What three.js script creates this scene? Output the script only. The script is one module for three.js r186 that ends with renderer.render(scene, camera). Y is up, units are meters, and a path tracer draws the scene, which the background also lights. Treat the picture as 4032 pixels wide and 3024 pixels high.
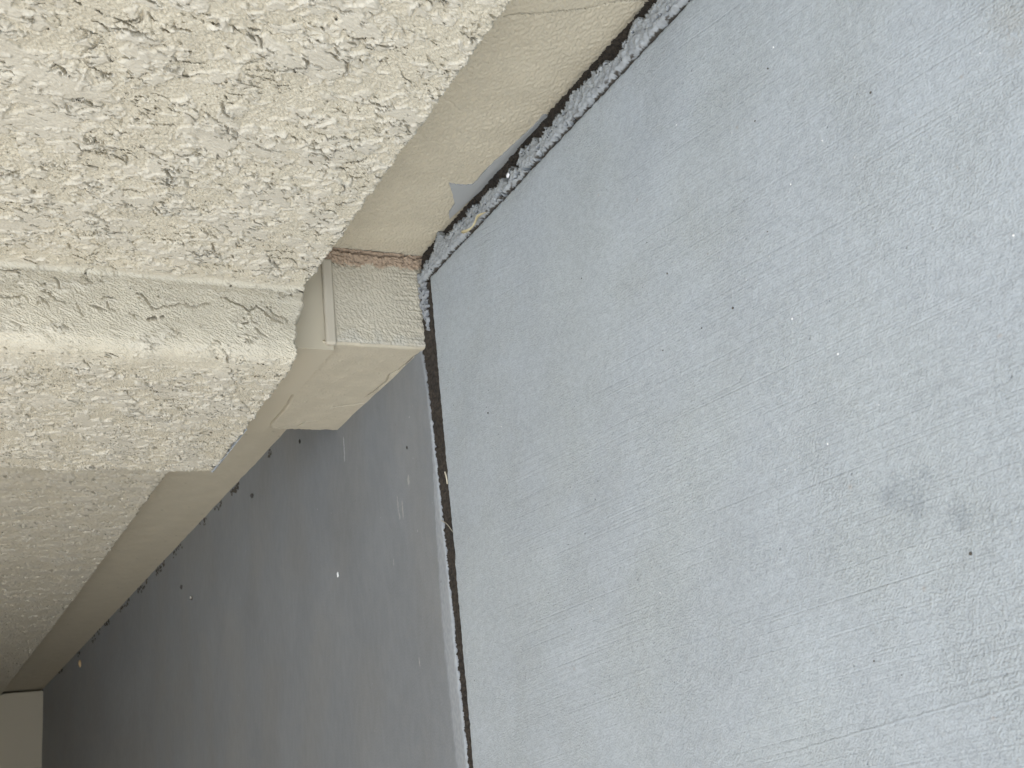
import * as THREE from 'three';
import { RoundedBoxGeometry } from 'three/addons/geometries/RoundedBoxGeometry.js';
import { mergeGeometries } from 'three/addons/utils/BufferGeometryUtils.js';
import { createNoise2D, createNoise3D } from 'simplex-noise';

// ---------------------------------------------------------------- camera, sky, sun, exposure
const scene = new THREE.Scene();
const CAM_H = 0.45;
// the phone is held sideways: world "down" points to the right of the picture
const RIGHT = new THREE.Vector3(0.43258389, -0.89572025, 0.10274439);
const DOWN = new THREE.Vector3(-0.31665291, -0.04424115, 0.94750919);
const FWD = new THREE.Vector3(-0.84415764, -0.44241152, -0.30277043);
const camera = new THREE.PerspectiveCamera(37.142, 4 / 3, 0.02, 400);
camera.position.set(0, CAM_H, 0);
camera.up.copy(DOWN).negate();
camera.lookAt(camera.position.clone().add(FWD));
camera.focus = 1.0;
camera.userData.fStop = 25;
scene.add(camera);

const renderer = new THREE.WebGLRenderer();
renderer.toneMapping = THREE.LinearToneMapping;
renderer.toneMappingExposure = 5.95;
renderer.shadowMap.enabled = true;

function rng(seed) { let a = seed >>> 0; return () => { a = (a + 0x6D2B79F5) >>> 0; let t = a; t = Math.imul(t ^ (t >>> 15), t | 1); t ^= t + Math.imul(t ^ (t >>> 7), t | 61); return ((t ^ (t >>> 14)) >>> 0) / 4294967296; }; }
const N = [1, 2, 3, 4, 5, 6, 7, 8].map((k) => createNoise2D(rng(100 + k * 17)));
const N3 = createNoise3D(rng(77));
const clamp = (v, a = 0, b = 1) => Math.min(b, Math.max(a, v));
const ss = (a, b, v) => { const t = clamp((v - a) / (b - a)); return t * t * (3 - 2 * t); };
const lerp = (a, b, t) => a + (b - a) * t;

{ // pale, thinly clouded sky
  const w = 512, h = 256, d = new Float32Array(w * h * 4);
  for (let j = 0; j < h; j++) for (let i = 0; i < w; i++) {
    const el = (j + 0.5) / h * Math.PI - Math.PI / 2, az = (i + 0.5) / w * 2 * Math.PI;
    const X = Math.cos(el) * Math.cos(az), Y = Math.sin(el), Z = Math.cos(el) * Math.sin(az);
    const up = Math.max(Y, 0);
    const cl = ss(-0.25, 0.7, N3(X * 2, Y * 4, Z * 2) + 0.5 * N3(X * 5 + 9, Y * 9, Z * 5));
    let r = lerp(0.92, 0.66, up), g = lerp(0.96, 0.76, up), b = lerp(1.0, 0.90, up);
    r = lerp(r, 0.95, cl * 0.7); g = lerp(g, 0.98, cl * 0.7); b = lerp(b, 1.03, cl * 0.7);
    const k = Y < 0 ? 0.3 : 0.62;
    const o = (j * w + i) * 4; d[o] = r * k; d[o + 1] = g * k; d[o + 2] = b * k; d[o + 3] = 1;
  }
  const t = new THREE.DataTexture(d, w, h, THREE.RGBAFormat, THREE.FloatType);
  t.mapping = THREE.EquirectangularReflectionMapping; t.magFilter = t.minFilter = THREE.LinearFilter; t.needsUpdate = true;
  scene.background = t; scene.environment = t;
  scene.environmentIntensity = 1;
}
const sun = new THREE.DirectionalLight(0xffeed6, 4.8);   // behind the house: everything in view lies in its shade
sun.position.set(4, 9, -8); sun.target.position.set(0, 0, 0);
sun.castShadow = true; sun.shadow.mapSize.set(2048, 2048); sun.shadow.radius = 1.5;
Object.assign(sun.shadow.camera, { left: -10, right: 10, top: 10, bottom: -10, near: 0.5, far: 40 });
scene.add(sun, sun.target);

// ---------------------------------------------------------------- helpers
function at(px, py, axis, v) {                 // pixel of the photograph -> point of a real plane (axis 0 x, 1 y, 2 z)
  const d = new THREE.Vector3().addScaledVector(RIGHT, px - 2016).addScaledVector(DOWN, py - 1512).addScaledVector(FWD, 4500);
  const t = (v - camera.position.getComponent(axis)) / d.getComponent(axis);
  return camera.position.clone().addScaledVector(d, t);
}
const used = {};
function numbered(n) { const k = used[n] = (used[n] ?? -1) + 1; return k ? `${n}_${String(k).padStart(3, '0')}` : n; }
function tag(o, label, category, group, kind) { o.userData.label = label; if (category) o.userData.category = category; if (group) o.userData.group = group; if (kind) o.userData.kind = kind; return o; }
function thing(name, label, category, group) { const g = new THREE.Group(); g.name = numbered(name); scene.add(g); return tag(g, label, category, group, 'thing'); }
function mesh(name, geo, mat, parent = scene) {
  const m = new THREE.Mesh(geo, mat); m.name = parent === scene ? numbered(name) : name; m.castShadow = m.receiveShadow = true; parent.add(m); return m;
}
function box(x0, x1, y0, y1, z0, z1, r = 0) {
  const g = r ? new RoundedBoxGeometry(x1 - x0, y1 - y0, z1 - z0, 2, r) : new THREE.BoxGeometry(x1 - x0, y1 - y0, z1 - z0);
  g.translate((x0 + x1) / 2, (y0 + y1) / 2, (z0 + z1) / 2); return g;
}
// indexed grid; P(i, j) -> [x, y, z], C(i, j) -> [r, g, b] (optional), UV(i, j) (optional); keep(i, j) drops quads
function grid(nu, nv, P, { C, UV, keep, flip } = {}) {
  const pos = new Float32Array(nu * nv * 3), col = C && new Float32Array(nu * nv * 3), uv = UV && new Float32Array(nu * nv * 2);
  for (let j = 0, k = 0; j < nv; j++) for (let i = 0; i < nu; i++, k++) {
    const p = P(i, j); pos[k * 3] = p[0]; pos[k * 3 + 1] = p[1]; pos[k * 3 + 2] = p[2];
    if (C) { const c = C(i, j); col[k * 3] = c[0]; col[k * 3 + 1] = c[1]; col[k * 3 + 2] = c[2]; }
    if (UV) { const c = UV(i, j, p); uv[k * 2] = c[0]; uv[k * 2 + 1] = c[1]; }
  }
  const idx = [];
  for (let j = 0; j < nv - 1; j++) for (let i = 0; i < nu - 1; i++) {
    if (keep && !keep(i, j)) continue;
    const a = j * nu + i, b = a + 1, c = a + nu, d = c + 1;
    if (flip) idx.push(a, c, b, b, c, d); else idx.push(a, b, c, b, d, c);
  }
  const g = new THREE.BufferGeometry();
  g.setAttribute('position', new THREE.BufferAttribute(pos, 3));
  if (C) g.setAttribute('color', new THREE.BufferAttribute(col, 3));
  if (UV) g.setAttribute('uv', new THREE.BufferAttribute(uv, 2));
  g.setIndex(idx); g.computeVertexNormals(); return g;
}
function texture(size, fill, srgb) {            // fill(u, v, out) with out in linear (bump) or sRGB 0..1
  const d = new Uint8Array(size * size * 4), o = [0, 0, 0];
  for (let j = 0, k = 0; j < size; j++) for (let i = 0; i < size; i++, k += 4) {
    fill((i + 0.5) / size, (j + 0.5) / size, o);
    d[k] = clamp(o[0]) * 255; d[k + 1] = clamp(o[1]) * 255; d[k + 2] = clamp(o[2]) * 255; d[k + 3] = 255;
  }
  const t = new THREE.DataTexture(d, size, size); t.wrapS = t.wrapT = THREE.MirroredRepeatWrapping;
  t.magFilter = THREE.LinearFilter; t.minFilter = THREE.LinearMipmapLinearFilter; t.generateMipmaps = true;
  if (srgb) t.colorSpace = THREE.SRGBColorSpace; t.needsUpdate = true; return t;
}
const toS = (l) => (l <= 0.0031308 ? l * 12.92 : 1.055 * Math.pow(l, 1 / 2.4) - 0.055);
// a path in plan (x, z) sampled by length; each sample has a point and an outward normal
function planPath(pts, ds) {                    // pts [[x, z], ...] in order; outward normal on the left of travel toward -x is +z
  const out = []; let s = 0;
  for (let k = 0; k < pts.length - 1; k++) {
    const [x0, z0] = pts[k], [x1, z1] = pts[k + 1], L = Math.hypot(x1 - x0, z1 - z0);
    const step = typeof ds === 'function' ? ds(x0) : ds, n = Math.max(1, Math.round(L / step));
    for (let i = 0; i < n; i++) { const t = i / n; out.push({ x: lerp(x0, x1, t), z: lerp(z0, z1, t), s: s + L * t }); }
    s += L;
  }
  out.push({ x: pts.at(-1)[0], z: pts.at(-1)[1], s });
  for (let i = 0; i < out.length; i++) {
    const a = out[Math.max(0, i - 1)], b = out[Math.min(out.length - 1, i + 1)];
    const dx = b.x - a.x, dz = b.z - a.z, L = Math.hypot(dx, dz) || 1;
    out[i].nx = dz / L; out[i].nz = -dx / L;
  }
  return out;
}
function arc(cx, cz, r, a0, a1, n) { const o = []; for (let i = 0; i <= n; i++) { const a = lerp(a0, a1, i / n) * Math.PI / 180; o.push([cx + r * Math.cos(a), cz + r * Math.sin(a)]); } return o; }

// ---------------------------------------------------------------- materials
const M = {
  stucco: new THREE.MeshStandardMaterial({ vertexColors: true, roughness: 0.8 }),
  plain: new THREE.MeshStandardMaterial({ color: new THREE.Color().setRGB(0.56, 0.50, 0.41), roughness: 0.85 }),
  paint: new THREE.MeshStandardMaterial({ vertexColors: true, roughness: 0.7 }),
  bare: new THREE.MeshStandardMaterial({ vertexColors: true, roughness: 0.95 }),
  filler: new THREE.MeshStandardMaterial({ vertexColors: true, roughness: 1 }),
  metal: new THREE.MeshStandardMaterial({ color: new THREE.Color().setRGB(0.5, 0.53, 0.57), roughness: 0.5 }),
  roof: new THREE.MeshStandardMaterial({ color: new THREE.Color().setRGB(0.5, 0.49, 0.46), roughness: 0.9 }),
};

// ---------------------------------------------------------------- ground and slabs
{
  const g = new THREE.PlaneGeometry(300, 300, 1, 1); g.rotateX(-Math.PI / 2); g.translate(0, -0.14, 0);
  const m = mesh('ground', g, new THREE.MeshStandardMaterial({ color: new THREE.Color().setRGB(0.27, 0.235, 0.18), roughness: 1 }));
  tag(m, 'open yard soil around the concrete slabs', 'ground', null, 'structure');
}
const SLAB_X = -1.02, SLAB_Z = -0.481;
{ // near slab: broom-finished grey concrete
  const L = 0.86, X0 = -1.03, Z0 = -0.49, S = 2048;
  const R = rng(5), pits = [];
  const psi = (x, z) => z - (-0.09 - 0.55 * z) * (x + 0.5);
  const H = new Float32Array(S * S), Cc = new Float32Array(S * S * 3);
  const broomAmt = (x, z) => ss(-0.98, -0.6, x + 0.25 * N[5](x * 3, z * 3));
  for (let j = 0, k = 0; j < S; j++) for (let i = 0; i < S; i++, k++) {
    const x = X0 + (i + 0.5) / S * L, z = Z0 + (j + 0.5) / S * L, p = psi(x, z);
    const big = 0.5 * N[0](x * 4, z * 4) + 0.3 * N[1](x * 11, z * 11) + 0.2 * N[2](x * 30, z * 30);
    const patch = ss(-0.4, 0.7, 0.6 * N[3](x * 7, z * 7) + 0.4 * N[4](x * 19, z * 19));   // sandy, worn areas
    const line = N[5](x * 3.5, p * 420) * 0.6 + N[6](x * 9 + 7, p * 900) * 0.4;
    const line2 = N[7](x * 3, p * 150);
    const sharp = Math.max(0, N[1](x * 2.6 + 40, p * 520) - 0.55);
    const b = broomAmt(x, z);
    const grain = N[2](x * 900, z * 900) * 0.5 + N[3](x * 430, z * 430) * 0.5;
    const mot = N[4](x * 160, z * 160) * 0.6 + N[6](x * 75, z * 75) * 0.4;
    H[k] = 0.5 + b * (0.065 * line + 0.015 * line2 - 0.34 * sharp) + grain * (0.15 + 0.10 * patch) + mot * 0.09;
    const v = 0.385 + 0.026 * big + 0.040 * mot + 0.050 * grain - 0.012 * patch + b * (0.014 * line + 0.005 * line2 - 0.06 * sharp) * (0.5 + ss(-0.5, 0.6, N[3](x * 5 + 20, z * 9)));  // line terms paint the broom relief shading into the colour
    const warm = 0.5 * patch + 0.5 * ss(-0.2, 0.6, N[7](x * 5 + 3, z * 5)) - 0.4;
    Cc[k * 3] = v * (0.938 + 0.012 * warm); Cc[k * 3 + 1] = v * (1.014 + 0.01 * warm); Cc[k * 3 + 2] = v * (1.055 - 0.02 * warm);
  }
  const put = (x, z, r, fn) => {
    const ci = (x - X0) / L * S, cj = (z - Z0) / L * S, q = Math.ceil(r / L * S * 1.6) + 1;
    for (let j = Math.max(0, Math.floor(cj - q)); j <= Math.min(S - 1, cj + q); j++) for (let i = Math.max(0, Math.floor(ci - q)); i <= Math.min(S - 1, ci + q); i++) {
      const dx = (i - ci) / S * L, dz = (j - cj) / S * L, wob = 1 + 0.35 * N[0](i * 0.13, j * 0.13);
      fn(j * S + i, Math.hypot(dx, dz) / (r * wob), dx, dz);
    }
  };
  for (let n = 0; n < 1500; n++) {               // pinholes and tiny sand chips
    const x = X0 + R() * L, z = Z0 + R() * L, r = 0.0003 + 0.0007 * R() ** 3, cl = N[3](x * 7, z * 7);
    if (R() > 0.35 + 0.5 * cl) continue;
    const rim = R() < 0.4;
    put(x, z, r, (k, t) => { if (t < 1) { H[k] -= 0.5 * (1 - t * t); const d = lerp(0.75, 1, t); for (let c = 0; c < 3; c++) Cc[k * 3 + c] *= d; } else if (rim && t < 1.5) H[k] += 0.18 * (1.5 - t); });
  }
  for (let n = 0; n < 260; n++) {                // pale sand grains
    const x = X0 + R() * L, z = Z0 + R() * L, r = 0.0004 + 0.0005 * R();
    put(x, z, r, (k, t) => { if (t < 1) { H[k] += 0.25 * (1 - t); for (let c = 0; c < 3; c++) Cc[k * 3 + c] = lerp(Cc[k * 3 + c], 0.62, 0.8 * (1 - t)); } });
  }
  for (let n = 0; n < 90; n++) {                 // rusty brown specks
    const x = X0 + R() * L, z = Z0 + R() * L, r = 0.0006 + 0.0015 * R() ** 2;
    put(x, z, r, (k, t) => { if (t < 1) { const a = 0.5 * (1 - t); Cc[k * 3] = lerp(Cc[k * 3], 0.30, a); Cc[k * 3 + 1] = lerp(Cc[k * 3 + 1], 0.24, a); Cc[k * 3 + 2] = lerp(Cc[k * 3 + 2], 0.17, a); } });
  }
  for (const [px, py, r] of [[3545, 1935, 0.011], [3610, 1990, 0.007], [3950, 60, 0.012], [4010, 80, 0.008], [3985, 190, 0.006], [3640, 1860, 0.005], [3780, 2030, 0.008], [3480, 1960, 0.006]]) {   // stains
    const p = at(px, py, 1, 0), brown = py < 400;
    put(p.x, p.z, r, (k, t, dx, dz) => { const a = (brown ? 0.07 : 0.2) * (1 - ss(0.3, 1.3, t + 0.5 * N[2](dx * 400 + px, dz * 400))); Cc[k * 3] *= 1 - a * (brown ? 0.4 : 0.8); Cc[k * 3 + 1] *= 1 - a * (brown ? 0.7 : 0.75); Cc[k * 3 + 2] *= 1 - a * (brown ? 1.1 : 0.7); });
  }
  { const a = at(3180, 2940, 1, 0), b = at(4100, 2680, 1, 0);   // one long raised broom ridge
    for (let n = 0; n <= 2500; n++) { const t = n / 2500, x = lerp(a.x, b.x, t), z = lerp(a.z, b.z, t) + 0.0004 * N[1](t * 20, 3); put(x, z, 0.0007, (k, q) => { if (q < 1) H[k] = Math.max(H[k], 0.58 + 0.12 * (1 - q)); }); } }
  const bump = texture(S, (u, v, o) => { const k = Math.floor(v * S) * S + Math.floor(u * S); o[0] = o[1] = o[2] = H[k]; });
  const map = texture(S, (u, v, o) => { const k = (Math.floor(v * S) * S + Math.floor(u * S)) * 3; o[0] = toS(Cc[k]); o[1] = toS(Cc[k + 1]); o[2] = toS(Cc[k + 2]); }, true);
  const mat = new THREE.MeshStandardMaterial({ map, bumpMap: bump, bumpScale: 0.0016, roughness: 0.82 });
  // coordinates: first entries roll down the edge along the joint
  const axis = (e, far) => { const a = [[e, -0.07], [e, -0.02], [e + 0.0002, -0.004], [e + 0.0008, -0.0017], [e + 0.0018, -0.0006], [e + 0.0032, -0.0001]]; for (let v = e + 0.005; v < e + 0.9; v += 0.003) a.push([v, 0]); a.push([e + 1.1, 0], [e + 1.6, 0], [far - 0.01, 0], [far, -0.004], [far, -0.15]); return a; };
  const xs = axis(SLAB_X, 2.6), zs = axis(SLAB_Z, 2.4);
  const g = grid(xs.length, zs.length, (i, j) => {
    let [x, yx] = xs[i], [z, yz] = zs[j];
    const wx = Math.exp(-(x - SLAB_X) / 0.006), wz = Math.exp(-(z - SLAB_Z) / 0.006);
    const chip = Math.max(0, N[4](z * 45, 9) - 0.45) * 0.006 + 0.0009 * N[1](z * 120, 1) + 0.0005 * N[2](z * 420, 1);
    const chip2 = Math.max(0, N[4](x * 35, 3) - 0.5) * 0.004 + 0.0008 * N[1](x * 90, 5) + 0.0004 * N[2](x * 420, 5);
    const rough = 0.0004 * N[6](x * 300, z * 300) * Math.max(wx, wz);
    return [x + chip * wx, Math.min(yx, yz) + 0.0007 * N[0](x * 9, z * 9) * (1 - Math.max(wx, wz)) + rough, z + chip2 * wz];
  }, { UV: (i, j, p) => [(p[0] - X0) / L, (p[2] - Z0) / L], flip: true });
  tag(mesh('patio_slab', g, mat), 'light grey broom-finished concrete slab beside the stucco wall, in front of the dark joint', 'concrete slab', null, 'structure');
}
// left edge of the joint between the slabs: it narrows away from the wall
const jointL = (z) => { const q = [[-0.6, -1.0575], [-0.41, -1.0565], [-0.375, -1.0505], [-0.273, -1.0437], [-0.165, -1.038], [0.008, -1.0320], [0.1, -1.0295], [3, -1.0295]]; for (let k = 0; k < q.length - 1; k++) if (z <= q[k + 1][0]) return lerp(q[k][1], q[k + 1][1], (z - q[k][0]) / (q[k + 1][0] - q[k][0])); return q.at(-1)[1]; };
{ // far slab: smooth trowelled, darker
  const L = 2.0, X0 = -3.02, Z0 = -0.5, S = 2048;
  const R = rng(9), H = new Float32Array(S * S), Cc = new Float32Array(S * S * 3);
  for (let j = 0, k = 0; j < S; j++) for (let i = 0; i < S; i++, k++) {
    const x = X0 + (i + 0.5) / S * L, z = Z0 + (j + 0.5) / S * L;
    const big = 0.5 * N[1](x * 3, z * 3) + 0.3 * N[2](x * 8, z * 5) + 0.2 * N[3](x * 22, z * 14);
    const streak = N[4](x * 90, z * 14) * 0.5 + N[5](x * 220, z * 40) * 0.5;
    const fine = N[6](x * 320, z * 320);
    const cloud = ss(-0.3, 0.6, N[7](x * 5, z * 3.5));
    H[k] = 0.5 + 0.12 * streak + 0.10 * fine;
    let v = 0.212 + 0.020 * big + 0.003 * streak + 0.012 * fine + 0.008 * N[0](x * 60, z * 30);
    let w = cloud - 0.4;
    // paler strip painted along the tooled joint edge
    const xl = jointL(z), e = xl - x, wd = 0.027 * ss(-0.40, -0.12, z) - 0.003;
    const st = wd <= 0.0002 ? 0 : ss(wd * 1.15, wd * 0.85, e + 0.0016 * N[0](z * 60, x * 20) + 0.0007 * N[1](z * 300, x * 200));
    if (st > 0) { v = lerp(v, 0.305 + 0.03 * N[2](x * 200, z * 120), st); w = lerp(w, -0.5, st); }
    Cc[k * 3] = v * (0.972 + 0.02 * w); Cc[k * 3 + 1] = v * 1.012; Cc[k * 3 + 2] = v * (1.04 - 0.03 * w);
  }
  const put = (x, z, rx, rz, col, a0, dh) => {
    const ci = (x - X0) / L * S, cj = (z - Z0) / L * S, qi = Math.ceil(rx / L * S * 1.5) + 1, qj = Math.ceil(rz / L * S * 1.5) + 1;
    for (let j = Math.max(0, Math.floor(cj - qj)); j <= Math.min(S - 1, cj + qj); j++) for (let i = Math.max(0, Math.floor(ci - qi)); i <= Math.min(S - 1, ci + qi); i++) {
      const t = Math.hypot((i - ci) / S * L / rx, (j - cj) / S * L / rz) + 0.35 * N[0](i * 0.2, j * 0.2); if (t > 1) continue;
      const k = j * S + i, a = a0 * ss(1, 0.6, t); for (let c = 0; c < 3; c++) Cc[k * 3 + c] = lerp(Cc[k * 3 + c], col[c], a); H[k] += dh * (1 - t);
    }
  };
  for (let n = 0; n < 500; n++) put(X0 + R() * L, Z0 + R() * L * 0.6, 0.0006 + 0.001 * R(), 0.0006 + 0.001 * R(), R() < 0.6 ? [0.14, 0.13, 0.12] : [0.45, 0.45, 0.45], 0.5, R() < 0.5 ? -0.3 : 0.2);
  for (const [px, py, rx, rz] of [[1605, 1890, 0.004, 0.007], [1565, 1985, 0.002, 0.011], [1583, 2005, 0.002, 0.011], [1572, 2030, 0.002, 0.006], [1548, 2210, 0.0015, 0.005], [1650, 2605, 0.0018, 0.005]]) { const p = at(px, py, 1, 0); put(p.x, p.z, rx, rz, [0.40, 0.39, 0.36], 0.6, 0.3); }   // pale scrapes
  { const p = at(1350, 1725, 1, 0); for (let n = 0; n < 14; n++) put(p.x + 0.0006 * n * N[1](n, 2) * 0.4, p.z + n * 0.0022, 0.0018, 0.003, [0.46, 0.47, 0.49], 0.6, 0.1); }
  const bump = texture(S, (u, v, o) => { const k = Math.floor(v * S) * S + Math.floor(u * S); o[0] = o[1] = o[2] = H[k]; });
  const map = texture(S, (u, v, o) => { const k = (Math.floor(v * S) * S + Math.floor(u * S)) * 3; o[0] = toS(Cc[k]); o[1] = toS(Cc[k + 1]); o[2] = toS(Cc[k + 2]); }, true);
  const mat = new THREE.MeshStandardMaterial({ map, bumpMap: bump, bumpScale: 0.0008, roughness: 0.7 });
  const e = [[0, -0.07], [0, -0.02], [0.0002, -0.004], [0.0008, -0.0014], [0.0018, -0.0004], [0.0032, 0], [0.0075, 0], [0.0115, 0]]; for (let v = 0.014; v < 1.2; v += v < 0.5 ? 0.006 : 0.02) e.push([v, 0]); e.push([2, 0], [4, 0], [6, 0]);
  const zs = []; for (let z = -0.53; z < 0.25; z += 0.003) zs.push(z); zs.push(0.5, 1, 2.4);
  const g = grid(e.length, zs.length, (i, j) => {
    const z = zs[j], [d, y] = e[i], wx = Math.exp(-d / 0.006);
    const chip = 0.0008 * N[1](z * 110, 21) + 0.0005 * N[2](z * 400, 11) + Math.max(0, N[3](z * 50, 2) - 0.5) * 0.005;
    const x = jointL(z) - d - chip * wx;
    return [x, y + 0.0008 * N[0](x * 6, z * 6) * (1 - wx), z];
  }, { UV: (i, j, p) => { const u = (p[0] - X0) / L; return [u < 0 ? u * 0.4 : u, (p[2] - Z0) / L]; }, flip: false });
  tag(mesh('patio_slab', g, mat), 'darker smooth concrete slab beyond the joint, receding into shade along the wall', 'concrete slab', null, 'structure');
}

// ---------------------------------------------------------------- stucco wall
const ST = { base: [0.525, 0.484, 0.388], smooth: [0.515, 0.482, 0.405] };
const wallPath = [
  [-0.46, -0.4582], [-1.028, -0.4582], ...arc(-1.028, -0.4462, 0.012, -90, -168, 6),
  [-1.026, -0.405], ...arc(-1.031 + 0.0245, -0.398 + 0.0, 0.0, 0, 0, 0).slice(1),
];
// return face of the pilaster runs from the inner cove out to a soft outer corner, then along its front
const pathA = [[-0.46, -0.4582], [-1.014, -0.4582], [-1.0195, -0.4574], [-1.0225, -0.4552], [-1.0228, -0.4525]];
const pathB = [[-1.0228, -0.4525], [-1.0195, -0.444], [-1.0155, -0.425], [-1.0128, -0.405], [-1.0125, -0.396], [-1.0138, -0.3885], [-1.0175, -0.3825], [-1.0235, -0.379], [-1.032, -0.3772], [-1.044, -0.3765], [-1.06, -0.3764], [-1.4295, -0.3764], [-1.4310, -0.3775], [-1.4315, -0.383], [-1.4315, -0.4582]];
const pathC = [[-1.4315, -0.4582], [-6.2, -0.4582]];

function stuccoSheet(path, { bottom, top, dy, rough, seed, strokes, amp = 1, grow, tears }) {
  const nu = path.length, ys = [];
  { let y = 0; while (y < top) { ys.push(y); y += typeof dy === 'function' ? dy(y) : dy; } }
  const lip = [[-0.055, 0.0], [-0.03, 0.0], [-0.012, 0.0], [-0.004, 0.0003], [-0.0012, 0.0012]];   // underside, from the back to the face
  const nv = ys.length + lip.length, H = new Float32Array(nu * ys.length), SK = new Float32Array(nu * ys.length), T = new Float32Array(nu * ys.length);
  const Rn = rng(seed), o = seed * 3.7;
  for (let j = 0; j < ys.length; j++) for (let i = 0; i < nu; i++) {
    const s = path[i].s, y = ys[j], r = rough(path[i], y);
    const ws = s + 0.006 * N[0](s * 60 + o, y * 60) , wy = y + 0.006 * N[1](s * 60, y * 60 + o);
    const m1 = N[2](ws * 12 + 0.5 * wy * 12 + o, wy * 10) * 0.6 + N[3](ws * 48, wy * 34 + o) * 0.3 + 0.14 * N[4](ws * 190, wy * 140);
    const m2 = N[5](ws * 40 - o, wy * 22) * 0.6 + N[6](ws * 90, wy * 60 - o) * 0.3 + 0.14 * N[7](ws * 240, wy * 190);
    const a = ss(0.10, 0.14, m1), b = ss(0.27, 0.31, m2), flat = clamp(a * 0.8 + b * 0.8);
    const worm = (1 - Math.abs(N[3](ws * 210 + o, wy * 170))) ** 2 - 0.4, worm2 = (1 - Math.abs(N[4](ws * 430, wy * 380 + o))) ** 2 - 0.4;
    const sand = 0.0008 * worm + 0.0013 * worm2 + 0.0009 * N[1](s * 620, y * 620);
    const streak = 0.00025 * N[6]((s + 0.5 * y) * 330, (y - 0.5 * s) * 40 + o);
    H[j * nu + i] = amp * (r * (0.0016 * a + 0.0013 * b + sand * (1 - 0.75 * flat)) + 0.0004 * sand / 0.0009 * (1 - r) + streak + 0.0012 * N[0](s * 12, y * 12 + o));
    SK[j * nu + i] = flat * r;
  }
  // dark open crevices: short, mostly upright tears in the plaster
  const total = path.at(-1).s;
  for (let n = 0; n < strokes; n++) {
    const s0 = Rn() * total, y0 = Rn() * top;
    let i0 = path.findIndex((p) => p.s >= s0); if (i0 < 0) continue;
    const dens = 0.5 + 0.9 * N[7](s0 * 18 + o, y0 * 18) + 0.5 * N[5](s0 * 60, y0 * 60);
    if (Rn() > dens || Rn() > rough(path[i0], y0) + 0.08) continue;
    let len = 0.0018 + 0.0045 * -Math.log(1 - 0.97 * Rn()); if (Rn() < 0.06) len *= 2.2; if (grow) len *= grow;
    const big = Rn() < 0.2, dep = (big ? 0.0022 + 0.0022 * Rn() : 0.0010 + 0.0018 * Rn()) * (grow ? grow * 1.2 : 1), wd = (big ? 0.00052 + 0.00035 * Rn() : 0.00042 + 0.00028 * Rn()) * (grow || 1); if (!big) len *= 0.6; else len *= 1.6;
    let s = s0, y = y0, ang = -Math.PI / 2 + 0.42 + 0.6 * (Rn() - 0.5); if (Rn() < 0.18) ang += 1.2 * (Rn() - 0.5) * 2;
    const seedw = Rn() * 99;
    for (let t = 0; t < len; t += 0.0005) {
      ang += 0.22 * N[2](t * 330 + seedw, seedw); s += 0.0005 * Math.cos(ang); y += 0.0005 * Math.sin(ang);
      const f = Math.sin(Math.PI * clamp(t / len, 0.06, 0.94)), w = wd * (0.55 + 0.6 * f);
      while (i0 > 0 && path[i0].s > s) i0--; while (i0 < nu - 1 && path[i0].s < s) i0++;
      for (let i = i0; i >= 0 && s - path[i].s < 3 * w; i--) hit(i); for (let i = i0 + 1; i < nu && path[i].s - s < 3 * w; i++) hit(i);
      function hit(i) {
        let j = Math.round(y / (ys[1] - ys[0])); if (typeof dy === 'function') { j = ys.findIndex((q) => q >= y); }
        for (let jj = j - 3; jj <= j + 3; jj++) {
          if (jj < 0 || jj >= ys.length) continue;
          const d = Math.hypot(path[i].s - s, ys[jj] - y) / w, k = jj * nu + i; if (d > 2.4) continue;
          if (d < 1) { const c = dep * (0.4 + 0.6 * f) * (1 - d ** 4); H[k] = Math.min(H[k], 0.0003 - c); T[k] = Math.max(T[k], 1.15 * c); } else if (path[i].s < s) H[k] += 0.00004 * (2.4 - d);
        }
      }
    }
  }
  for (const { pts, w, dep } of tears || []) for (let q = 0; q < pts.length - 1; q++) {
    const a = at(...pts[q], 0, -1.0155), b = at(...pts[q + 1], 0, -1.0155), n = Math.ceil(a.distanceTo(b) / 0.0004) + 1;
    for (let t = 0; t <= n; t++) {
      const z = lerp(a.z, b.z, t / n) + 0.0012 * N[0](t * 0.045 + q * 9, 5), y = lerp(a.y, b.y, t / n) - bottom(path[0]) - 0.006 + 0.001 * N[1](t * 0.06, q);
      for (let i = 0; i < nu && path[i].s < 0.085; i++) { if (Math.abs(path[i].z - z) > 0.004) continue; for (let j = 0; j < ys.length; j++) { if (Math.abs(ys[j] - y) > 0.004) continue; const d = Math.hypot(path[i].z - z, ys[j] - y) / (w * (0.75 + 0.6 * N[3](t * 0.06, q * 7 + w * 9000))), k = j * nu + i; if (d < 1) { const c = dep * (1 - d ** 4); H[k] = Math.min(H[k], 0.0003 - c); T[k] = Math.max(T[k], 0.9 * c); } else if (d < 3 && path[i].z < z) H[k] += 0.00002; } }
    }
  }
  const yb = (i) => bottom(path[i]) + 0.0016 * N[1](path[i].s * 45, o) + 0.0011 * N[2](path[i].s * 190, o) + 0.0006 * N[3](path[i].s * 500, o);
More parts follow.
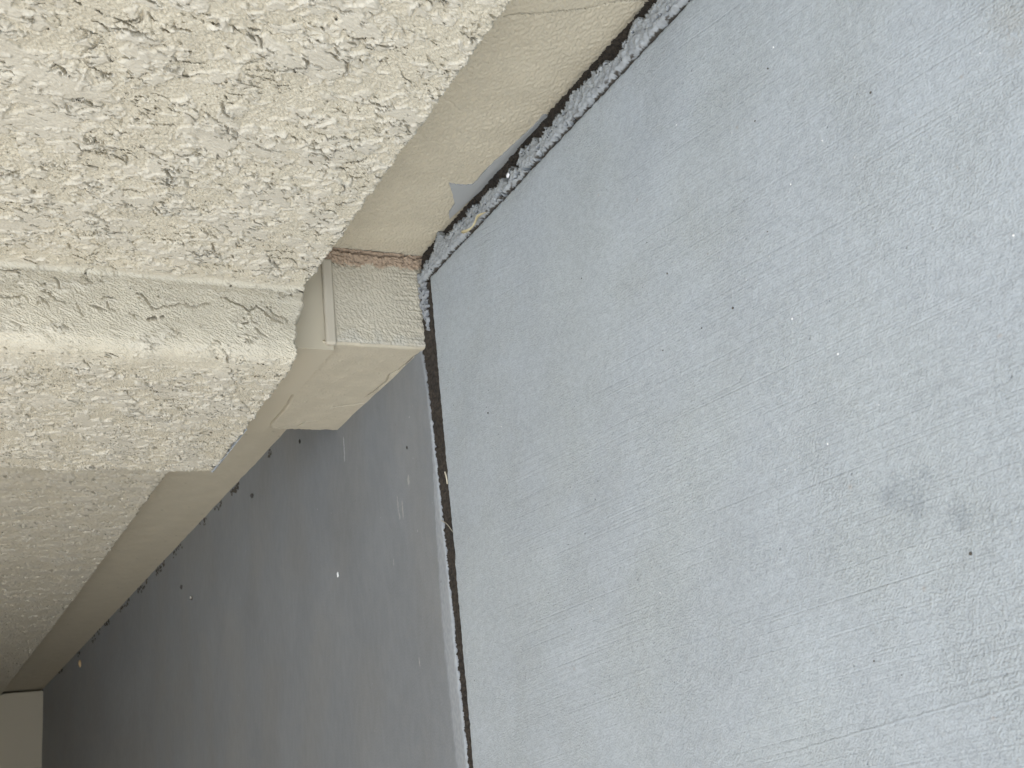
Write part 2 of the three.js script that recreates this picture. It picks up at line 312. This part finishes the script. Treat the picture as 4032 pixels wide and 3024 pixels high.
  return grid(nu, nv, (i, j) => {
    const p = path[i], y0 = yb(i);
    if (j < lip.length) { const [d, u] = lip[j]; const h = H[i] * (j >= lip.length - 2 ? 1 : 0); return [p.x + p.nx * (d + h), y0 + u, p.z + p.nz * (d + h)]; }
    const jj = j - lip.length, y = ys[jj], h = H[jj * nu + i], t = Math.max(0, 1 - y / 0.02);
    const u = T[jj * nu + i] * (p.nx > 0.5 ? -1.2 : 1); return [p.x + p.nx * h - p.nz * u, bottom(p) + y + (y0 - bottom(p)) * t + 0.0022 - 0.25 * Math.abs(u), p.z + p.nz * h + p.nx * u];
  }, {
    C: (i, j) => {
      const jj = Math.max(0, j - lip.length), f = SK[jj * nu + i], p = path[i], y = ys[jj];
      const v = 1 + 0.035 * N[0](p.s * 30 + 9, y * 30) + 0.03 * N[2](p.s * 140, y * 140);
      return [0, 1, 2].map((c) => lerp(ST.base[c], ST.smooth[c], f) * v);
    }, flip: false,
  });
}
const wall = thing('stucco_wall', 'cream painted rough stucco wall overhanging its smooth foundation, with a projecting pilaster', 'wall');
{
  const bandRough = (p) => { const near = ss(-1.019, -1.006, p.x); return lerp(0.25, 1, near); };
  const pa = planPath(pathA, (x) => (x > -1.0 ? 0.00065 : 0.0008));
  mesh('wall_face', stuccoSheet(pa, { bottom: () => 0.1345, top: 0.345, dy: 0.0009, rough: bandRough, seed: 3, strokes: 6000 }), M.stucco, wall);
  // the pilaster: its return is smoother with long tears, its front rough again
  const pb = planPath(pathB, (x) => (x > -1.045 ? 0.0005 : 0.0008));
  const pil = mesh('pilaster', stuccoSheet(pb, {
    bottom: (p) => lerp(0.1475, 0.1415, ss(-1.0, -1.43, p.x)) - 0.012 * (1 - ss(0, 0.05, p.s)), top: 0.32, dy: 0.0008, seed: 5, strokes: 5200, amp: 1.1,
    tears: [[[784, 1098], [800, 1085], [860, 1092], [922, 1105], [1000, 1113], [1060, 1118], [1145, 1132]], [[540, 1150], [580, 1172], [612, 1210], [625, 1222], [690, 1204], [742, 1195], [776, 1212], [832, 1188]], [[868, 1164], [905, 1180], [940, 1196], [1000, 1228], [1018, 1204], [1062, 1238], [1100, 1262], [1145, 1278]], [[1058, 1208], [1090, 1235], [1118, 1250], [1150, 1262]], [[0, 1163], [30, 1172], [95, 1175]], [[325, 1195], [345, 1222], [362, 1250]], [[440, 1190], [455, 1215], [480, 1225]], [[540, 1235], [575, 1262]]].map((pts, k) => ({ pts, w: k < 3 ? 0.00085 : 0.0007, dep: 0.003 })).concat([{ pts: [[618, 1264], [630, 1258], [642, 1256]], w: 0.0016, dep: 0.006 }, { pts: [[668, 1252], [674, 1251]], w: 0.0016, dep: 0.006 }]),
    rough: (p, y) => (p.z < -0.3775 ? (p.x > -1.2 ? 0.22 + 0.35 * ss(0.1, 0.5, N[3](p.s * 30, y * 12)) : 0.25) : 0.3 + 0.7 * ss(0.095, 0.115, p.s)),
  }), M.stucco, wall);
  pil.userData.label = 'projecting stucco pilaster with rounded near corner';
  const pc = planPath(pathC, (x) => 0.0012);
  const pc2 = []; { let last = -1; for (const p of pc) { const step = 0.0012 * Math.max(1, (-p.x - 0.8) ** 1.35); if (last < 0 || p.s - last >= step) { pc2.push(p); last = p.s; } } }
  mesh('wall_face', stuccoSheet(pc2, {
    bottom: (p) => 0.1395 + 0.0105 * clamp((-p.x - 1.74) / 1.42, 0, 1) + 0.02 * clamp((-p.x - 3.16) / 1.73, 0, 1.5), top: 0.36, dy: 0.0017, rough: () => 0.9, seed: 8, strokes: 15000, grow: 1.6, amp: 1,
  }), M.stucco, wall);
  // the rest of the house, out of the frame
  const up = [box(-6.2, 3.2, 0.5, 2.9, -0.53, -0.460), box(-1.4305, -1.02, 0.462, 2.5, -0.459, -0.3775), box(-0.459, 3.2, 0.135, 0.5, -0.53, -0.4582), box(-1.02, -0.459, 0.477, 0.5, -0.53, -0.4605), box(-6.2, -1.432, 0.49, 0.5, -0.53, -0.4605), box(-6.2, 3.2, 0, 2.9, -4, -0.532)];
  mesh('upper_wall', mergeGeometries(up), M.plain, wall);
  // the galvanised bead left bare along the lower edge of the pilaster
  const bx0 = -1.24, bx1 = -1.433, nb = 200;
  const bead = grid(nb, 4, (i, j) => {
    const x = lerp(bx0, bx1, i / (nb - 1)), b = lerp(0.1475, 0.1415, ss(-1.0, -1.43, x));
    const bare = ss(0.1, 0.5, N[3](x * 30, 4) * 0.8 + 1.6 * ss(-1.36, -1.42, x) - 0.15) , h = 0.0006 + 0.004 * bare * (0.7 + 0.3 * N[1](x * 200, 7)) * ss(-1.25, -1.3, x);
    return [x, b - 0.0005 + [0, 0, h * 0.6, h][j], [-0.392, -0.3742, -0.3741, -0.3743][j]];
  });
  mesh('corner_bead', bead, M.metal, wall);
}

// ---------------------------------------------------------------- painted foundation
const PA = [0.452, 0.41, 0.318];
const fnd = thing('foundation_wall', 'smooth beige painted foundation strip under the stucco overhang, with a projecting plinth', 'foundation');
{
  const crack = [[1985, 62], [2050, 50], [2110, 52], [2200, 40], [2290, 36], [2340, 28], [2400, 12], [2450, 5], [2480, 2], [2525, 2], [2560, 14]].map(([x, y]) => at(x, y, 2, -0.517));
  const dCrack = (x, y) => { let d = 9; for (let k = 0; k < crack.length - 1; k++) { const a = crack[k], b = crack[k + 1], vx = b.x - a.x, vy = b.y - a.y, t = clamp(((x - a.x) * vx + (y - a.y) * vy) / (vx * vx + vy * vy)); d = Math.min(d, Math.hypot(x - a.x - t * vx, y - a.y - t * vy)); } return d; };
  const face = (x0, x1, z, y0, y1, dx, dy, seed, cr) => {
    const nx = Math.round(Math.abs(x1 - x0) / dx) + 1, ny = Math.round((y1 - y0) / dy) + 1, V = [];
    return grid(nx, ny, (i, j) => {
      const x = lerp(x0, x1, i / (nx - 1)), y = lerp(y0, y1, j / (ny - 1));
      const peel = 0.00040 * N[0](x * 170, y * 240 + seed) + 0.00026 * N[1](x * 420 + seed, y * 420) + 0.0008 * N[2](x * 14, y * 14 + seed) + 0.0002 * N[4]((x + y) * 110, (x - y) * 18);
      let h = peel, c = 0; if (cr && x > -0.75) { const d = dCrack(x + 0.0006 * N[2](y * 700, x * 300), y); c = 0.0018 * (1 - ss(0.0002, 0.0006, d)); h -= c; }
      return [x - 1.2 * c, y, z + h];
    }, { C: (i, j) => { const x = lerp(x0, x1, i / (nx - 1)), y = lerp(y0, y1, j / (ny - 1)), v = 1 + 0.03 * N[3](x * 16, y * 16 + seed) + 0.025 * N[5](x * 60, y * 60 + seed); const spk = N[6](x * 260, y * 260) > 0.9 ? 0.75 : 1; return PA.map((c) => c * v * spk); } });
  };
  mesh('foundation_face', face(-0.46, -1.0485, -0.517, -0.03, 0.2, 0.0008, 0.0007, 1, true), M.paint, fnd);
  mesh('foundation_face', face(-1.33, -5.9, -0.479, -0.03, 0.22, 0.006, 0.004, 4), M.paint, fnd);
  mesh('upper_backing', mergeGeometries([box(-0.459, 3.2, -0.03, 0.134, -0.532, -0.517)]), M.plain, fnd);
  // plinth under the pilaster: brushed, textured end and a smooth front
  const path = planPath([[-1.0505, -0.5175], [-1.0505, -0.4165], [-1.0515, -0.4135], [-1.0545, -0.4118], [-1.058, -0.4115], [-1.355, -0.4115], [-1.3605, -0.413], [-1.363, -0.417], [-1.364, -0.48]], 0.0007);
  const total = path.at(-1).s, ny = 150, cap = 10;
  const cracks = [[[1660, 1388], [1622, 1408], [1600, 1432], [1565, 1458], [1530, 1475], [1520, 1500], [1505, 1512], [1470, 1540], [1438, 1565]], [[1438, 1584], [1400, 1590], [1355, 1598], [1298, 1606]], [[1250, 1656], [1200, 1660], [1170, 1678], [1135, 1676], [1090, 1688], [1062, 1690]]].map((l) => l.map(([x, y]) => at(x, y, 2, -0.4115)));
  const topY = (p) => (p.z < -0.414 && p.x > -1.053 ? 0.1 : lerp(0.110, 0.0885, ss(-1.06, -1.3, p.x)) - 0.004 * ss(-1.34, -1.362, p.x));
  const g = grid(path.length, ny + cap, (i, j) => {
    const p = path[i], tY = topY(p), side = p.z < -0.414 && p.x > -1.053;
    let y = j < ny ? lerp(-0.03, tY, j / (ny - 1)) : tY, inn = 0;
    if (j < ny) { const e = tY - y; if (e < 0.003) inn = 0.003 - Math.sqrt(Math.max(0, 0.003 ** 2 - (0.003 - e) ** 2)); } else { inn = 0.003 + (j - ny + 1) * 0.006; y += 0.0002 * (j - ny); }
    let cut = 0, h = side ? 0.0004 * N[0](p.s * 130, y * 220) + 0.0005 * N[1](p.s * 330, y * 380) + 0.0003 * N[5](p.s * 640, y * 640) + 0.0007 * N[2](p.s * 220, y * 22) * ss(0.05, 0.0, y) : 0.00015 * N[1](p.s * 300, y * 300) + 0.0005 * N[2](p.s * 20, y * 26) + 0.0004 * Math.max(0, N[3](p.s * 60, y * 110) - 0.55) * 3;
    if (!side && p.z > -0.4125) for (const c of cracks) for (let k = 0; k < c.length - 1; k++) { const a = c[k], b = c[k + 1]; if (p.x > a.x + 0.003 && p.x > b.x + 0.003 || p.x < a.x - 0.003 && p.x < b.x - 0.003) continue; const vx = b.x - a.x, vy = b.y - a.y, t = clamp(((p.x - a.x) * vx + (y - a.y) * vy) / (vx * vx + vy * vy)), d = Math.hypot(p.x - a.x - t * vx, y - a.y - t * vy); cut = Math.max(cut, 0.0026 * (1 - ss(0.0002, 0.0008, d))); }
    h -= cut; y -= cut;
    const sag = p.x < -1.35 ? 0.0018 * N[4](y * 90, 3) + 0.0012 * N[5](y * 260, 3) : 0;
    return [p.x + p.nx * (h - inn) + sag, y, p.z + p.nz * (h - inn)];
  }, { C: (i, j) => { const p = path[i], y = j / ny * 0.1, side = p.z < -0.414 && p.x > -1.053; const v = 1 + 0.04 * N[3](p.s * 24, y * 24) + 0.03 * N[5](p.s * 90, y * 90); const gr = side ? 0.4 * ss(0.35, 0.9, 0.5 * N[6](p.s * 40, y * 40) + 0.8 * ss(-0.435, -0.416, p.z)) : 0; const c = side ? [0.45, 0.41, 0.325] : PA; return [lerp(c[0], 0.40, gr) * v, lerp(c[1], 0.39, gr) * v, lerp(c[2], 0.345, gr) * v]; } });
  mesh('plinth', g, M.paint, fnd).userData.label = 'projecting beige plinth with hairline cracks under the pilaster';
  // recessed board above the plinth and the small strip in front of its end
  mesh('soffit_board', mergeGeometries([box(-1.378, -1.06, 0.086, 0.2, -0.478, -0.4152), box(-1.2, -1.0535, 0.098, 0.2, -0.516, -0.405)]), new THREE.MeshStandardMaterial({ color: new THREE.Color().setRGB(...PA), roughness: 0.75 }), fnd);
  mesh('trim_strip', box(-1.0545, -1.0475, 0.0955, 0.1070, -0.505, -0.4095, 0.003), new THREE.MeshStandardMaterial({ color: new THREE.Color().setRGB(0.46, 0.42, 0.34), roughness: 0.75 }), fnd);
  // crumbling mortar in the inside corner
  const nzm = 26, nym = 110;
  const mb = grid(nzm, nym, (i, j) => {
    const t = i / (nzm - 1), y = lerp(-0.012, 0.103, j / (nym - 1)), w = 0.0165 + 0.004 * N[1](y * 40, 1);
    const z = -0.5165 + t * w, cell = N[2](y * 190, z * 190), c2 = N[3](y * 420, z * 420);
    let x = lerp(-1.0445, -1.0503, ss(0, 1, t)) + 0.0011 * cell + 0.0007 * c2;
    const dc = Math.abs(t - 0.16 - 0.12 * N[4](y * 50, 8) - 0.04 * N[5](y * 180, 2)); x -= 0.005 * (1 - ss(0.01, 0.085, dc));
    const dd = Math.abs(N[6](y * 55, t * 2.2)); if (t > 0.2 && t < 0.7) x -= 0.0025 * (1 - ss(0.02, 0.1, dd));
    return [x, y, z];
  }, { C: (i, j) => { const y = j / nym, t = i / nzm, v = 1 + 0.16 * N[2](y * 20, t * 4) + 0.1 * N[4](y * 70, t * 9); const edge = ss(0.75, 1, t); return [lerp(0.33, 0.45, edge) * v, lerp(0.25, 0.40, edge) * v, lerp(0.18, 0.31, edge) * v]; }, flip: true });
  mesh('mortar_band', mb, M.bare, fnd).userData.label = 'brown crumbling mortar filling the inside corner';
  // grey concrete where the paint never reached
  const out = [[2140, 452], [2098, 500], [2020, 572], [1925, 655], [1885, 702], [1861, 727], [1835, 730], [1800, 727], [1769, 722], [1781, 760], [1790, 803], [1768, 835], [1771, 862], [1960, 690], [2060, 560], [2160, 455]].map(([x, y]) => at(x, y, 2, -0.516)).flatMap((p, k, A) => { const q = A[(k + 1) % A.length], o = []; for (let t = 0; t < 10; t++) { const v = p.clone().lerp(q, t / 10), e = t ? 0.0006 : 0; o.push(new THREE.Vector2(v.x + e * N[0](v.x * 700, v.y * 700), v.y + e * N[1](v.x * 700, v.y * 700))); } return o; });
  const sh = new THREE.Shape(out);
  const bp = new THREE.ExtrudeGeometry(sh, { depth: 0.0012, bevelEnabled: false }); bp.translate(0, 0, -0.5169);
  mesh('bare_patch', bp, new THREE.MeshStandardMaterial({ color: new THREE.Color().setRGB(0.305, 0.318, 0.322), roughness: 0.95 }), fnd).userData.label = 'bare grey concrete with a star point where the beige paint stops';
}
{ // far end: the wall turns across the slab
  const e = thing('end_wall', 'beige wall base closing off the dark far end of the slab', 'wall');
  mesh('foundation_face', box(-6.0, -5.727, -0.03, 0.30, -0.47, -0.137, 0.006), new THREE.MeshStandardMaterial({ color: new THREE.Color().setRGB(...PA), roughness: 0.8 }), e);
  mesh('wall_face', box(-6.2, -5.75, 0.302, 2.4, -0.44, 2.4), M.plain, e);
  mesh('lower_face', box(-6.2, -5.8, -0.02, 0.30, -0.13, 2.4), M.plain, e);
}
{ // unseen porch roof and added wall across the slab, sized to shade the far slab
  const p = thing('porch_canopy', 'unseen flat porch ceiling over the far slab, sized to shade it', 'roof');
  mesh('ceiling', box(-6.2, -0.5, 2.55, 2.75, -0.45, 2.62), M.roof, p);
  const w = thing('added_porch_wall', 'unseen cream wall across the porch, added to block side light', 'wall');
  mesh('wall_face', box(-6.2, -0.2, 0.0, 2.548, 1.8, 2.0), new THREE.MeshStandardMaterial({ color: new THREE.Color().setRGB(0.5, 0.49, 0.46), roughness: 0.9 }), w);
}

// ---------------------------------------------------------------- joint fillers and caulk
{
  const fib = (x, z) => 0.0011 * N[1](x * 120, z * 120) + 0.0008 * N[2](x * 420, z * 420) + 0.0006 * N[3](x * 900, z * 900);
  const colF = (x, z) => { const v = 1 + 0.35 * N[4](x * 140, z * 140) + 0.3 * N[5](x * 600, z * 600), w = 0.5 + 0.5 * N[6](x * 25, z * 25); return [0.027 * v * (1 + 0.5 * w), 0.022 * v * (1 + 0.45 * w), 0.017 * v * (1 + 0.4 * w)]; };
  // along the foundation
  const nx = 760, nz = 46;
  const f1 = grid(nx, nz, (i, j) => { const x = lerp(-0.45, -1.058, i / (nx - 1)), z = lerp(-0.519, -0.4795, j / (nz - 1)); return [x, -0.0045 + fib(x, z) - 0.004 * ss(-0.490, -0.484, z), z]; }, { C: (i, j) => colF(lerp(-0.45, -1.058, i / (nx - 1)), lerp(-0.519, -0.4795, j / (nz - 1))) });
  tag(mesh('joint_filler', f1, M.filler), 'dark brown fibrous joint board along the base of the beige foundation', 'joint filler');
  const nz2 = 800, nx2 = 34;
  const f2 = grid(nx2, nz2, (i, j) => { const z = lerp(-0.478, 0.33, j / (nz2 - 1)), x = lerp(-1.064, -1.0185, i / (nx2 - 1)); return [x, -0.0022 + 0.9 * fib(x, z), z]; }, { C: (i, j) => colF(lerp(-1.064, -1.0185, i / (nx2 - 1)), lerp(-0.478, 0.33, j / (nz2 - 1))), flip: true });
  tag(mesh('joint_filler', f2, M.filler), 'dark narrow joint strip between the two concrete slabs', 'joint filler');
  // grey caulk smeared over the foundation joint
  const nc = 900, mc = 52;
  const wallSide = (x) => { const k = (px, py) => at(px, py, 1, 0).x; void k; let z = -0.5000 - 0.0050 * N[0](x * 14, 31) - 0.0035 * N[1](x * 50, 7) - 0.0022 * N[2](x * 170, 7) - 0.0012 * N[3](x * 480, 3);
    z -= 0.013 * Math.exp(-(((x + 0.985) / 0.013) ** 2)) + 0.008 * Math.exp(-(((x + 0.595) / 0.006) ** 2)) + 0.006 * Math.exp(-(((x + 0.555) / 0.012) ** 2)); return z; };
  const cg = grid(nc, mc, (i, j) => {
    const x = lerp(-0.45, -1.048, i / (nc - 1)), z = lerp(-0.5165, -0.4812, j / (mc - 1)), zw = wallSide(x);
    const lump = 0.0008 * N[4](x * 120, z * 140) + 0.0004 * N[5](x * 340, z * 380) + 0.00022 * N[6](x * 800, z * 800);
    const hole = N[7](x * 42, z * 90) + 0.5 * N[1](x * 170, z * 170), inRange = Math.exp(-(((x + 0.80) / 0.07) ** 2));
    let y = 0.0015 + lump - 0.0045 * ss(-0.4885, -0.4815, z) ** 2;
    if (z < zw || hole > 0.95 - 0.55 * inRange) y = -0.012;
    return [x, y, z];
  }, { C: (i, j) => { const x = lerp(-0.45, -1.048, i / (nc - 1)), z = lerp(-0.5165, -0.4812, j / (mc - 1)); const v = 1 + 0.10 * N[2](x * 70, z * 70) + 0.06 * N[3](x * 420, z * 420), dirt = Math.max(ss(0.45, 0.7, N[0](x * 60, z * 160)) * ss(-0.4885, -0.484, z), ss(-0.4837, -0.4828, z + 0.0009 * N[1](x * 60, 3) + 0.0007 * N[4](x * 260, z * 200))); return [lerp(0.305, 0.055, dirt) * v, lerp(0.322, 0.048, dirt) * v, lerp(0.332, 0.04, dirt) * v]; } });
  tag(mesh('caulk_smear', cg, M.bare), 'crumbly pale grey caulk smeared along the foundation joint', 'caulk');
  // a crust of the same caulk at the head of the slab joint
  const nk = 56, mk = 130;
  const ck = grid(nk, mk, (i, j) => {
    const u = i / (nk - 1), z = lerp(-0.4805, -0.385, j / (mk - 1)), xl = -1.050, x = lerp(xl, -1.0205, u);
    const c = lerp(0.32, 0.62, ss(-0.47, -0.41, z)) + 0.14 * N[0](z * 60, 5) + 0.10 * N[1](z * 130, 5), w = lerp(0.38, 0.0, ss(-0.472, -0.415, z)) + 0.10 * N[2](z * 90, 2) + 0.05 * N[6](x * 300, z * 300);
    const ok = z < -0.425 && Math.abs(u - c) < w && N[3](x * 120, z * 110) < 0.35;
    return [x, ok ? 0.0008 + 0.0009 * N[4](x * 200, z * 200) + 0.0003 * N[5](x * 600, z * 600) : -0.014, z];
  }, { C: (i, j) => { const v = 1 + 0.14 * N[2](i * 0.3, j * 0.3); return [0.28 * v, 0.29 * v, 0.298 * v]; }, flip: true });
  tag(mesh('caulk_smear', ck, M.bare), 'broken crust of grey caulk at the corner where the slab joint meets the plinth', 'caulk');
}

// ---------------------------------------------------------------- small litter
const solid = (c, r = 0.8) => new THREE.MeshStandardMaterial({ color: new THREE.Color().setRGB(...c), roughness: r });
function stone(r, seed, sx = 1, sy = 1, sz = 1) {
  const g = new THREE.IcosahedronGeometry(r, 4), p = g.attributes.position;
  for (let i = 0; i < p.count; i++) { const v = new THREE.Vector3().fromBufferAttribute(p, i), u = v.clone().normalize(), k = 1 + 0.22 * N3(u.x * 1.5 + seed, u.y * 1.5, u.z * 1.5) + 0.08 * N3(u.x * 5, u.y * 5 + seed, u.z * 5); p.setXYZ(i, v.x * k * sx, v.y * k * sy, v.z * k * sz); }
  g.computeVertexNormals(); return g;
}
function drop(name, px, py, geo, mat, lift, label, cat, group) { const m = mesh(name, geo, mat); const p = at(px, py, 1, lift); m.position.copy(p); tag(m, label, cat, group); return m; }
drop('paint_chip', 1330, 2262, stone(0.0024, 3, 0.95, 0.35, 1.35), solid([0.85, 0.85, 0.84], 0.6), 0.0012, 'bright white chip lying alone on the dark smooth slab', 'chip');
drop('pebble', 715, 2312, stone(0.0042, 11, 1, 0.7, 1), solid([0.06, 0.055, 0.05]), 0.0015, 'dark pebble on the shaded slab near the foundation, beside a pale-topped one', 'pebble');
{ const a = drop('pebble', 754, 2355, stone(0.0042, 19, 1, 0.75, 1), solid([0.07, 0.065, 0.06]), 0.0018, 'pebble with a pale top and dark side on the shaded slab', 'pebble');
  const c = mesh('pale_top', stone(0.0033, 19, 1, 0.55, 0.9), solid([0.5, 0.47, 0.42]), a); c.position.set(0.0008, 0.0017, -0.0006); }
drop('dark_crumb', 1180, 1738, stone(0.0022, 5, 0.8, 0.6, 1.4), solid([0.03, 0.028, 0.025]), 0.0012, 'black crumb on the slab just off the end of the plinth', 'crumb');
drop('dark_crumb', 992, 1952, stone(0.0034, 8, 1, 0.8, 1), solid([0.05, 0.045, 0.04]), 0.0018, 'round black crumb on the slab near the dirt along the foundation', 'crumb');
drop('dark_crumb', 1602, 1763, stone(0.0011, 15, 0.7, 0.6, 1.6), solid([0.03, 0.028, 0.025]), 0.0008, 'tiny black crumb on the dark slab close to the joint', 'crumb');
drop('seed_husk', 315, 2612, stone(0.0105, 21, 0.75, 0.5, 1.1), solid([0.5, 0.36, 0.2]), 0.003, 'tan seed husk at the far dark edge of the slab against the foundation', 'seed');
drop('paint_flake', 2000, 690, stone(0.0021, 31, 1, 0.5, 1), solid([0.9, 0.9, 0.92], 0.4), 0.0028, 'bright white flake stuck on the grey caulk', 'flake');
drop('paint_flake', 1777, 842, stone(0.0012, 33, 1.2, 0.6, 1), solid([0.8, 0.8, 0.8], 0.5), 0.0005, 'small white flake at the foundation foot below the star-shaped bare patch', 'flake');
{ // curled dry leaf
  const pts = [[1818, 912], [1836, 914], [1854, 905], [1861, 890], [1868, 876], [1880, 862], [1893, 852], [1917, 837]].map(([x, y]) => at(x, y, 1, 0.004)), ws = [0.0006, 0.0016, 0.0014, 0.0008, 0.0018, 0.0021, 0.0017, 0.0003];
  const c = new THREE.CatmullRomCurve3(pts), n = 60, m = 7;
  const g = grid(n, m, (i, j) => { const t = i / (n - 1), p = c.getPoint(t), d = c.getTangent(t), k = t * 7, w = lerp(ws[Math.floor(k)] ?? 0, ws[Math.min(7, Math.floor(k) + 1)], k % 1), v = j / (m - 1) * 2 - 1; const sx = -d.z, sz = d.x; return [p.x + sx * w * v, p.y + 0.0016 * Math.sin(t * 9) + 0.0012 * v * v, p.z + sz * w * v]; });
  tag(mesh('dry_leaf', g, new THREE.MeshStandardMaterial({ color: new THREE.Color().setRGB(0.55, 0.48, 0.30), roughness: 0.7 })), 'curled pale yellow dry leaf sliver lying on the caulk at the slab edge', 'leaf');
}
{ const pts = [[1737, 2049], [1750, 2056], [1762, 2066], [1772, 2079], [1783, 2094]].map(([x, y], i) => at(x, y, 1, 0.0006 + 0.0012 * Math.sin(i)));
  tag(mesh('straw_fiber', new THREE.TubeGeometry(new THREE.CatmullRomCurve3(pts), 24, 0.00045, 6), solid([0.34, 0.31, 0.24])), 'thin pale straw lying across the joint between the slabs', 'straw'); }
{ const pts = [[1716, 1858], [1722, 1880], [1726, 1905]].map(([x, y]) => at(x + 36, y, 1, 0.001));
  tag(mesh('husk_sliver', new THREE.TubeGeometry(new THREE.CatmullRomCurve3(pts), 12, 0.0008, 6), solid([0.55, 0.5, 0.38])), 'small cream sliver caught on the slab edge of the joint', 'husk'); }
{ // dirt gathered at the foot of the far foundation, and loose grit on the near slab
  const R = rng(61), gs = [];
  for (const [px, py, n, spread] of [[925, 1905, 26, 0.03], [860, 1995, 14, 0.03], [800, 2040, 8, 0.03], [1063, 1735, 9, 0.012], [632, 2260, 22, 0.06], [560, 2305, 20, 0.08], [490, 2370, 16, 0.1], [422, 2445, 14, 0.05], [310, 2580, 8, 0.05], [240, 2640, 10, 0.08], [160, 2715, 24, 0.15], [700, 2145, 14, 0.06], [380, 2490, 10, 0.12]])
    for (let k = 0; k < n; k++) { const p = at(px, py, 1, 0); const r = 0.0008 + 0.0016 * R() + 0.0007 * (-p.x - 1.5); const g = stone(r, k + px, 1, 0.5, 1); g.translate(p.x + (R() - 0.5) * 2 * spread, 0.0004, Math.max(-0.477, -0.476 + Math.abs(R() - R()) * 0.022 * (0.5 + 0.4 * spread * 10))); gs.push(g); }
  tag(mesh('dirt_crumbs', mergeGeometries(gs), solid([0.07, 0.062, 0.05], 1)), 'dark dirt crumbs gathered along the foot of the shaded foundation', 'dirt', null, 'stuff');
  const hs = []; for (const [px, py, r] of [[2290, 1096, 0.0008], [2547, 955, 0.0007], [2627, 1077, 0.0012], [2610, 1380, 0.0009], [2885, 1213, 0.0014], [3821, 2180, 0.0015], [3441, 2603, 0.0008], [3428, 365, 0.0012], [2973, 477, 0.0011], [3023, 270, 0.001], [3022, 912, 0.0008], [1921, 1626, 0.0012], [2762, 1292, 0.0009], [3550, 2658, 0.0006], [3560, 2390, 0.0005], [2237, 2144, 0.0007], [2137, 2160, 0.0007]]) { const p = at(px, py, 1, 0.0003), g = stone(r * 0.6, px, 1, 0.6, 1); g.translate(p.x, p.y, p.z); hs.push(g); }
  tag(mesh('grit', mergeGeometries(hs), solid([0.08, 0.07, 0.055], 1)), 'dark grit specks scattered over the broom-finished slab', 'grit', null, 'stuff');
  const ws = []; for (let k = 0; k < 16; k++) { const p = at(lerp(1900, 4000, R()), lerp(100, 2900, R()), 1, 0.0002); if (p.z < SLAB_Z + 0.01 || p.x < SLAB_X + 0.01) continue; const g = stone(0.00025 + 0.0004 * R(), k, 1, 0.6, 1); g.translate(p.x, p.y, p.z); ws.push(g); }
  tag(mesh('sand_specks', mergeGeometries(ws), solid([0.75, 0.74, 0.72], 0.6)), 'white sand specks scattered over the broom-finished slab', 'sand', null, 'stuff');
}
renderer.render(scene, camera);
